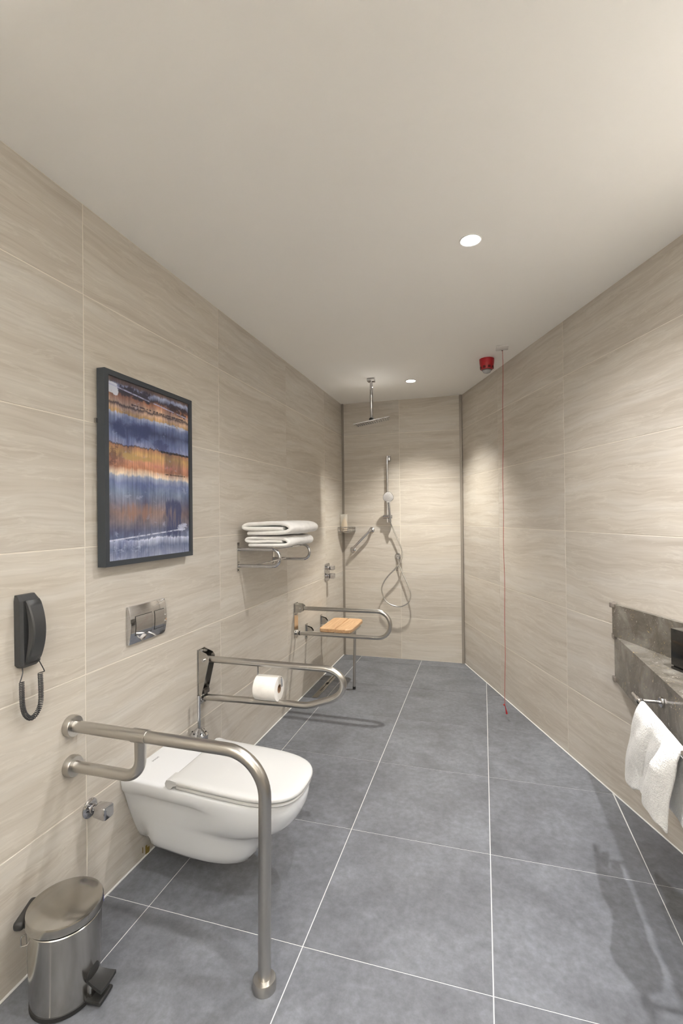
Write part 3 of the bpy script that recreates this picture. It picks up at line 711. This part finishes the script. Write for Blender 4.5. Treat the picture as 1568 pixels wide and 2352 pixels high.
folded_towel('white folded towel on top of the stack on the chrome rack', 2.500, 2.960, 1.313, 1.386, .036, .338, 5, pathB)

# ------------------------------------------------------------------ shower seat
def seat():
    t = thing('shower_bench', 'fold-down oak shower seat in two boards on a steel frame with one leg', 'shower bench', (.24, 3.82, 0))
    def board(x0, x1, y0, y1, cl, cr):
        P = []
        for (x, y, c) in ((x0, y0, cl), (x1, y0, cr), (x1, y1, cr), (x0, y1, cl)):
            sx = 1 if x == x0 else -1; sy = 1 if y == y0 else -1
            q = [(x, y+sy*c), (x+sx*c*.3, y+sy*c*.3), (x+sx*c, y)] if c else [(x, y)]
            if (x == x1) != (y == y1): q = q[::-1]
            P += q
        g = G(); s_ = []
        cx_, cy_ = (x0+x1)/2, (y0+y1)/2
        for z, e in ((.490, .003), (.493, 0), (.514, 0), (.519, .004)):
            s_.append([Vector((px-(px-cx_)/abs(px-cx_)*e if abs(px-cx_) > 1e-6 else px, py-(py-cy_)/abs(py-cy_)*e, z)) for px, py in P])
        g.loft(s_, smooth=False).build('seat_board', 'wood', t, auto=0)
    board(.105, .236, 3.625, 4.045, .030, 0); board(.241, .372, 3.625, 4.045, 0, .040)
    fr = G().tube(fillet([(.015, 3.64, .478), (.360, 3.64, .478), (.360, 4.00, .478), (.015, 4.00, .478)], .055, 8), .0105, 14).build('seat_frame', 'steel', t)
    for y in (3.62, 3.99):
        G().box((.0025, y, .492), (.004, .045, .118)).build('wall_plate', 'steelbright', t)
        g = G()
        for s_ in (-.014, .014): g.prism([(.004, .466), (.004, .530), (.040, .520), (.056, .500), (.056, .468)], 'y', y+.012+s_-.0015, y+.012+s_+.0015)
        g.build('hinge_bracket', 'steelbright', t)
        for z in (.538, .446): G().lathe((.004, y-.006, z), (1, 0, 0), [(.0065, 0), (.0065, .004), (.003, .007)], 6, False).build('screw', 'chrome', t)
    G().tube([(.358, 3.80, .470), (.352, 3.785, .016)], .0115, 16).build('leg', 'steel', t)
    G().lathe((.352, 3.785, 0), (0, 0, 1), [(.0125, 0), (.0125, .022)], 16).build('rubber_foot', 'rubber', t)
seat()

# ------------------------------------------------------------------ mixer
def mixer():
    y, z = 4.165, .905
    t = thing('shower_mixer', 'chrome shower mixer plate with two square knobs on the left wall', 'mixer', (0, y, z))
    def rr(hy, hz, e, n=5):
        q = []
        for a0, sy, sz in ((0, 1, 1), (90, -1, 1), (180, -1, -1), (270, 1, -1)):
            for k in range(n): a = math.radians(a0+k*90/(n-1)); q.append((sy*(hy-e)+e*math.cos(a), sz*(hz-e)+e*math.sin(a)))
        return q
    g = G().loft([[Vector((x, y+a, z+b)) for a, b in rr(.070-i, .077-i, .022)] for x, i in ((.0005, 0), (.006, 0), (.008, .002))]); g.build('plate', 'chrome', t)
    for dz in (.038, -.036):
        G().lathe((.007, y, z+dz), (1, 0, 0), [(.024, 0), (.024, .004), (.016, .010), (.016, .022)], 24).build('collar', 'chrome', t)
        h = .019 if dz > 0 else .024
        G().loft([[Vector((x, y+a, z+dz+b)) for a, b in rr(h*1.05-i, h-i, .008)] for x, i in ((.028, .001), (.030, 0), (.072, 0), (.074, .002))]).build('knob', 'chrome', t)
mixer()

# ------------------------------------------------------------------ corner soap basket with wrapped sponge
def basket():
    t = thing('soap_basket', 'small chrome corner basket on the shower wall holding a wrapped sponge', 'basket', (.05, 4.62, 1.25))
    c = (.004, YB-.006)
    arc = [(c[0]+.13*math.sin(a)*1.0, c[1]-.17*math.cos(a)) for a in [k*PI/2/12 for k in range(13)]]
    for z in (1.302, 1.262):
        pts = [(c[0], c[1], z)]+[(x, y, z) for x, y in arc]
        G().tube(pts, .0030, 8, closed=True).build('rim', 'chrome', t)
    G().tube([(x, y, 1.282) for x, y in arc], .0024, 8).build('rim', 'chrome', t)
    G().loft([[Vector((x, y, z)) for x, y in [c]+arc] for z in (1.250, 1.254)], smooth=False).build('tray', 'steelbright', t, auto=0)
    for k in (0, 3, 6, 9, 12): G().tube([(arc[k][0], arc[k][1], 1.252), (arc[k][0], arc[k][1], 1.302)], .0022, 8).build('wire', 'chrome', t)
    g = G(); secs = []
    for z, hx, hy in ((1.256, .026, .015), (1.30, .033, .018), (1.345, .028, .015), (1.375, .018, .010), (1.392, .008, .005)):
        secs.append([Vector((.046+hx*math.cos(2*PI*k/20), 4.60+hy*math.sin(2*PI*k/20), z)) for k in range(20)])
    sp = thing('wrapped_sponge', 'tan oval sponge in a clear wrapper standing in the chrome corner basket', 'sponge', (.046, 4.60, 1.256))
    g.loft(secs).build('sponge', 'sponge', sp)
    g = G(); secs = []
    for z, hx, hy in ((1.258, .032, .022), (1.30, .040, .023), (1.36, .038, .018), (1.405, .036, .009), (1.432, .040, .003)):
        secs.append([Vector((.042+hx*math.cos(2*PI*k/20), 4.602+hy*math.sin(2*PI*k/20)+.002*math.sin(k*2.1+z*90), z)) for k in range(20)])
    g.loft(secs).build('wrapper', 'wrap', sp)
basket()

# ------------------------------------------------------------------ short grab bar on the shower wall
def short_bar():
    t = thing('grab_bar', 'short chrome grab bar mounted diagonally on the shower end wall', 'grab bar', (.20, YB, 1.17))
    a = Vector((.304, YB, 1.272)); b = Vector((.108, YB, 1.073)); o = Vector((0, -.058, 0)); e = (b-a).normalized()
    for p in (a, b): G().lathe(p+Vector((0, -.0005, 0)), (0, -1, 0), [(.028, 0), (.028, .006), (.018, .010)], 28).build('flange', 'chrome', t)
    G().tube(fillet([a+Vector((0, -.004, 0)), a+o, b+o, b+Vector((0, -.004, 0))], .020, 6), .0115, 16).build('bar', 'chrome', t)
short_bar()

# ------------------------------------------------------------------ slide rail, hand shower, hose
def hand_shower():
    y = YB-.058
    t = thing('shower_rail', 'tall chrome shower slide bar on the shower end wall', 'shower bar', (.478, YB, 1.34))
    G().tube([(.480, y, 2.000), (.478, y, 1.345)], .0100, 18).build('bar', 'chrome', t)
    G().box((.493, YB-.030, 1.978), (.030, .060, .055), bev=.004).build('upper_bracket', 'chrome', t)
    G().box((.494, YB-.030, 1.372), (.026, .060, .040), bev=.004).build('lower_bracket', 'chrome', t)
    sl = G().tube([(.436, y, 1.402), (.524, y, 1.402)], .0185, 20).build('slider', 'chrome', t)
    G().tube([(.508, y, 1.402), (.508, y-.034, 1.402)], .013, 18).build('holder_socket', 'chrome', sl)
    h = thing('hand_shower', 'chrome hand shower with a pale round spray face hooked on the slide bar', 'hand shower', (.508, y-.034, 1.36))
    a = Vector((.511, y-.030, 1.352)); b = Vector((.503, y-.068, 1.545))
    G().tube([a, a.lerp(b, .3), a.lerp(b, .7), b], [.0095, .0125, .0135, .012], 18).build('handle', 'chrome', h)
    c = Vector((.501, y-.078, 1.594)); ax = Vector((.03, -1, -.20)).normalized()
    u = Vector((1, 0, 0)); u = (u-ax*u.dot(ax)).normalized(); v = ax.cross(u)
    if v.z < 0: v = -v
    def face(k, s_):   # rounded triangle-like disc
        t_ = 2*PI*k/40; r = .051*(1+.05*math.cos(3*(t_-PI/2)+PI)*-1)
        return u*(r*s_*math.cos(t_)*1.03)+v*(r*s_*math.sin(t_)*.97)
    g = G(); g.loft([[c+ax*d_+face(k, s_) for k in range(40)] for d_, s_ in ((-.024, .35), (-.018, .80), (-.008, 1.0), (.0, 1.0), (.003, .96))]).build('head', 'chrome', h, auto=60)
    sf = G().loft([[c+ax*d_+face(k, s_) for k in range(40)] for d_, s_ in ((.002, .93), (.0045, .92), (.0052, .85))]).build('spray_face', 'spray', h)
    g = G().loft([[c+ax*.003+v*(-.045-.030*f)+u*((.022-.012*f)*math.cos(2*PI*k/20))+ax*(.004*math.sin(2*PI*k/20)) for k in range(20)] for f in (0, .5, 1)]).build('neck', 'spray', h)
    g = G()
    for q in range(9):
        for rr_ in (.012, .020, .028, .036): 
            an = 2*PI*q/9+rr_*12; p = c+ax*.0050+u*rr_*math.cos(an)+v*rr_*math.sin(an); g.lathe(p, tuple(ax), [(.0016, 0), (.001, .0016)], 6)
    g.build('nozzles', 'nozzle', sf)['kind'] = 'stuff'
    P = [(.510, 4.612, 1.350), (.518, 4.640, 1.315), (.545, 4.645, 1.249), (.580, 4.645, 1.171), (.609, 4.645, 1.094), (.617, 4.644, 1.040), (.614, 4.640, .993), (.590, 4.635, .939), (.547, 4.63, .890), (.480, 4.63, .823), (.436, 4.63, .761), (.414, 4.63, .701), (.420, 4.63, .647), (.446, 4.63, .587), (.495, 4.63, .547), (.549, 4.63, .529), (.609, 4.63, .531), (.663, 4.63, .560), (.693, 4.635, .609), (.694, 4.64, .668), (.671, 4.645, .739), (.630, 4.655, .826), (.592, 4.660, .909), (.578, 4.662, .950), (.574, 4.662, .985)]
    hz = G().tube(smooth_path(P, 6), .0068, 12).build('shower_hose', 'hose', org=(.55, 4.64, .75))
    tag(hz, 'silver metal shower hose hanging in a teardrop loop on the shower end wall', 'hose')
    o = thing('hose_outlet', 'round chrome wall outlet where the shower hose starts', 'wall outlet', (.567, YB, 1.012))
    G().lathe((.567, YB-.0005, 1.012), (0, -1, 0), [(.030, 0), (.030, .006), (.024, .012), (.014, .016), (.013, .030)], 30).build('rosette', 'chrome', o)
    G().tube(fillet([(.570, YB-.020, 1.010), (.572, YB-.038, 1.010), (.574, YB-.038, .975)], .010, 5), .0105, 14).build('elbow', 'chrome', o)
hand_shower()

# ------------------------------------------------------------------ overhead rain shower
def rain():
    x, y = .496, 3.897
    t = thing('rain_shower', 'square chrome overhead rain shower hanging tilted from the ceiling', 'shower head', (x, y, H))
    G().box((x, y, H-.013), (.062, .062, .024), Matrix.Rotation(math.radians(0), 3, 'Z'), bev=.004).build('ceiling_plate', 'chrome', t)
    G().lathe((x, y, 2.232), (0, 0, 1), [(.010, -.004), (.0125, 0), (.0125, H-.02-2.232)], 24).build('arm', 'chrome', t)
    G().lathe((x, y, 2.204), (0, 0, 1), [(.018, 0), (.020, .006), (.020, .024), (.012, .030)], 20).build('swivel_joint', 'rubber', t)
    Rm = Matrix.Rotation(math.radians(-9), 3, 'Y') @ Matrix.Rotation(math.radians(8.0), 3, 'X') @ Matrix.Rotation(math.radians(8), 3, 'Z')
    c = Vector((x+.006, y, 2.199))
    hd = G().box(c, (.300, .300, .008), Rm, bev=.003).build('head_plate', 'chrome', t)
    g = G(); ax = Rm @ Vector((0, 0, -1))
    for i in range(15):
        for j in range(15): g.lathe(c+Rm @ Vector(((i-7)*.0185, (j-7)*.0185, -.0042)), tuple(ax), [(.0022, 0), (.0014, .0022)], 5)
    g.build('nozzles', 'nozzle', hd)['kind'] = 'stuff'
rain()

# ------------------------------------------------------------------ sounder and pull cord
def alarm():
    x, y = 1.418, 3.672
    t = thing('fire_alarm', 'red cup-shaped fire alarm sounder with grey lens on the ceiling', 'fire alarm', (x, y, H))
    b = G().lathe((x, y, H-.0005), (0, 0, -1), [(.0525, 0), (.0525, .006), (.0515, .030), (.047, .060), (.041, .078), (.036, .080)], 48).build('body', 'red', t, auto=40)
    for k in range(8):
        a = 2*PI*k/8+.35; d = Vector((math.cos(a), math.sin(a), 0)); s_ = Vector((-d.y, d.x, 0)); Rm = Matrix((d, s_, Vector((0, 0, 1)))).transposed()
        G().box(Vector((x, y, H-.064))+d*.0455, (.006, .018, .016), Rm).build('vent_slot', 'darkred', b)
    G().lathe((x, y, H-.079), (0, 0, -1), [(.037, 0), (.037, .004), (.032, .006)], 32).build('lens_ring', 'hinge', t)
    G().lathe((x, y, H-.083), (0, 0, -1), [(.031, 0), (.030, .008), (.024, .016), (.012, .021), (.001, .022)], 32).build('lens', 'dome', t)
alarm()
def pull_cord():
    x, y = 1.519, 3.493
    t = thing('pull_cord', 'thin red emergency pull cord hanging from a white ceiling plate', 'pull cord', (x, y, H))
    Rm = Matrix.Rotation(0, 3, 'Z')
    G().box((1.517, 3.446, H-.004), (.080, .092, .0075), Rm, bev=.002).build('ceiling_plate', 'whiteplastic', t)
    G().lathe((x, y-.004, H-.008), (0, 0, -1), [(.006, 0), (.006, .0012)], 14).build('cord_hole', 'dark', t)
    P = []; n = 30
    for k in range(n+1):
        f = k/n; P.append((x+.0025*math.sin(9*f+1)+.0018*math.sin(31*f)-.010*f, y-.004-.004*math.sin(5*f), H-.008-(H-.008-.100)*f))
    G().tube(P, .0017, 6).build('cord', 'redcord', t)
    e = Vector(P[-1])
    G().lathe(e+Vector((-.006, 0, .0)), (1, 0, -.2), [(.001, -.006), (.006, -.003), (.006, .003), (.001, .006)], 12).build('knot', 'redcord', t)
    G().tube([e, e+Vector((.006, .002, -.030)), e+Vector((.012, .004, -.062))], [.0022, .0035, .0065], 12).build('handle', 'red', t)
pull_cord()

# ------------------------------------------------------------------ linear drain in the shower floor
def drain():
    t = thing('floor_drain', 'narrow brushed steel linear drain in the floor under the shower seat', 'drain', (.10, 3.84, 0))
    G().box((.100, 3.845, .0006), (.046, .64, .0022)).build('channel_cover', 'steel', t)
    G().box((.100, 3.845, .0013), (.037, .632, .0022)).build('insert_strip', 'steelbright', t)
    for y, l in ((3.745, .15), (3.955, .15)): G().box((.100, y, .0019), (.006, l, .0016)).build('slot', 'dark', t)
    G().box((.100, 3.85, .0019), (.022, .050, .0018)).build('lifting_hole', 'dark', t)
drain()

# ------------------------------------------------------------------ vanity: stone top, apron, splashback
def onwall(d, off=0): return OR + dR*d + nR*off
def vanity():
    t = thing('vanity_counter', 'brown-grey stone vanity counter with deep apron along the slanted wall', 'counter', (2.0, 2.0, .60))
    zt, zb, xf, ye = .806, .583, 2.0, .75
    def wallx(y): return XR + (YB-y)*math.tan(ANG)
    yw = YB-(xf-XR)/math.tan(ANG)     # where the front face meets the slanted wall
    e = .002
    g = G().prism([(xf, yw-.003/math.tan(ANG)-.004), (xf, ye), (wallx(ye)-e, ye), (xf+.010, YB-(xf+.012-XR)/math.tan(ANG))], 'z', zt-.020, zt); g.build('top_slab', 'stone', t)
    g = G().prism([(xf+.0008, yw-.012), (xf+.0008, ye), (xf+.020, ye), (xf+.020, YB-(xf+.022-XR)/math.tan(ANG))], 'z', zb, zt-.0205); g.build('apron', 'stone', t)
    s = G(); p = [onwall(2.175, .0015), onwall(2.175, .020), onwall(4.25, .020), onwall(4.25, .0015)]
    s.prism([(v.x, v.y) for v in p], 'z', zt+.0005, .965).build('splashback', 'stone', t)
    for d, off, z, o in ((2.168, .012, .958, 0),):
        pass
    Rw_ = Matrix((dR, nR, Vector((0, 0, 1)))).transposed()
    def guard(c, dims): return G().box(c, dims, Rw_, bev=.005, seg=3)
    guard(onwall(2.178, .016)+Vector((0, 0, .960)), (.026, .030, .026)).build('corner_guard', 'guard', t)
    c1 = Vector((xf-.001, yw-.020, 0)); 
    for z in (zt-.004, zb+.006): G().box((xf-.001, yw-.018, z), (.018, .036, .026), bev=.005, seg=3).build('corner_guard', 'guard', t)
    return yw
YW = vanity()
def towel_bar():
    t = thing('towel_bar', 'chrome towel bar on the stone vanity apron', 'towel bar', (2.0, 1.82, .73))
    G().tube([(1.925, 2.088, .722), (1.925, 1.530, .722)], .0080, 16).build('bar', 'chrome', t)
    for y in (2.02, 1.585):
        G().lathe((1.9995, y, .722), (-1, 0, 0), [(.019, 0), (.019, .006), (.015, .009)], 24).build('rosette', 'chrome', t)
        G().tube([(1.993, y, .722), (1.925, y, .722)], .0065, 14).build('post', 'chrome', t)
        G().lathe((1.925, y-.012, .722), (0, 1, 0), [(.0125, 0), (.0125, .024)], 20).build('collar', 'chrome', t)
towel_bar()
def hanging_towel():
    """terry hand towel folded over the bar; front and back panels with soft vertical folds"""
    bx, bz = 1.925, .722; g = G(); nu, nv = 44, 56
    def lin(u, K):
        for (a_, b_), (c_, d_) in zip(K, K[1:]):
            if u <= c_: return b_+(d_-b_)*(u-a_)/(c_-a_)
        return K[-1][1]
    def surf(u, v, side):
        # u along the bar 0 far .. 1 near; v runs from the front hem over the bar to the back hem
        lf = lin(u, [(0, .352), (.30, .322), (.38, .300), (.42, .298), (.70, .308), (.75, .280), (.87, .258), (.95, .262), (1, .285)]); lb = .25
        vm = .56
        if v < vm: d = (vm-v)/vm; sg = -1; drop = d*lf
        else: d = (v-vm)/(1-vm); sg = 1; drop = d*lb
        ytop = 1.985-.375*u
        yb = lin(u, [(0, 2.150), (.40, 1.945), (.44, 1.950), (.72, 1.815), (.78, 1.825), (.92, 1.700), (1, 1.680)]) if sg < 0 else 2.08-.42*u
        e = d*d*(3-2*d); y = ytop+(yb-ytop)*(.35*d+.65*e)
        k = min(1, drop/.09)
        out = lin(u, [(0, .004), (.18, .016), (.36, .018), (.42, .0), (.70, .002), (.76, .026), (.83, .040), (.92, .036), (1, .004)])
        rr_ = .016; top = math.exp(-(drop/.018)**2)
        wob = .0030*math.sin(u*23+drop*14)+.002*math.sin(u*9+drop*31)
        x = bx+sg*rr_*(1-top)-(out*k+wob*k if sg < 0 else wob*k-.002)
        return Vector((x, y, bz+.016*top-drop+.002*math.sin(u*19)*d))
    th = .010
    rows = []
    for j in range(nv+1):
        row = []
        for i in range(nu+1): row.append(surf(i/nu, j/nv, 0))
        rows.append(row)
    def nrm(j, i):
        a = rows[min(j+1, nv)][i]-rows[max(j-1, 0)][i]; b = rows[j][min(i+1, nu)]-rows[j][max(i-1, 0)]; n = a.cross(b); return n.normalized()
    secs = []
    for i in range(nu+1):
        out = [rows[j][i]+nrm(j, i)*th*.5 for j in range(nv+1)]; inn = [rows[j][i]-nrm(j, i)*th*.5 for j in range(nv, -1, -1)]
        secs.append(out+inn)
    g.loft(secs, True, False); n = nv+1
    for o, fl_ in ((0, 1), (nu*2*n, -1)):
        for j in range(n-1):
            q = (o+j, o+j+1, o+2*n-2-j, o+2*n-1-j); g.f.append(q); g.sm.append(True)
    tag(g.build('hand_towel', 'towel', org=(bx, 1.83, bz), sub=1), 'fluffy white hand towel hanging over the chrome bar on the vanity', 'towel')
hanging_towel()
def black_box():
    c0 = Vector((2.078, 2.170, .8065)); L_, D_, Hh = .27, .085, .158
    t = thing('black_box', 'glossy black box standing on the stone vanity counter', 'box', tuple(c0))
    ax = dR; ay = -nR
    Rm = Matrix((ax, ay, Vector((0, 0, 1)))).transposed()
    G().box(c0+ax*L_/2+ay*D_/2+Vector((0, 0, .016+(Hh-.016)/2)), (L_, D_, Hh-.016), Rm, bev=.0015).build('body', 'gloss', t)
    G().box(c0+ax*L_/2+ay*D_/2+Vector((0, 0, .0125)), (L_-.012, D_-.012, .006), Rm).build('gap', 'dark', t)
    G().box(c0+ax*L_/2+ay*D_/2+Vector((0, 0, .005)), (L_, D_, .009), Rm, bev=.001).build('base', 'gloss', t)
black_box()
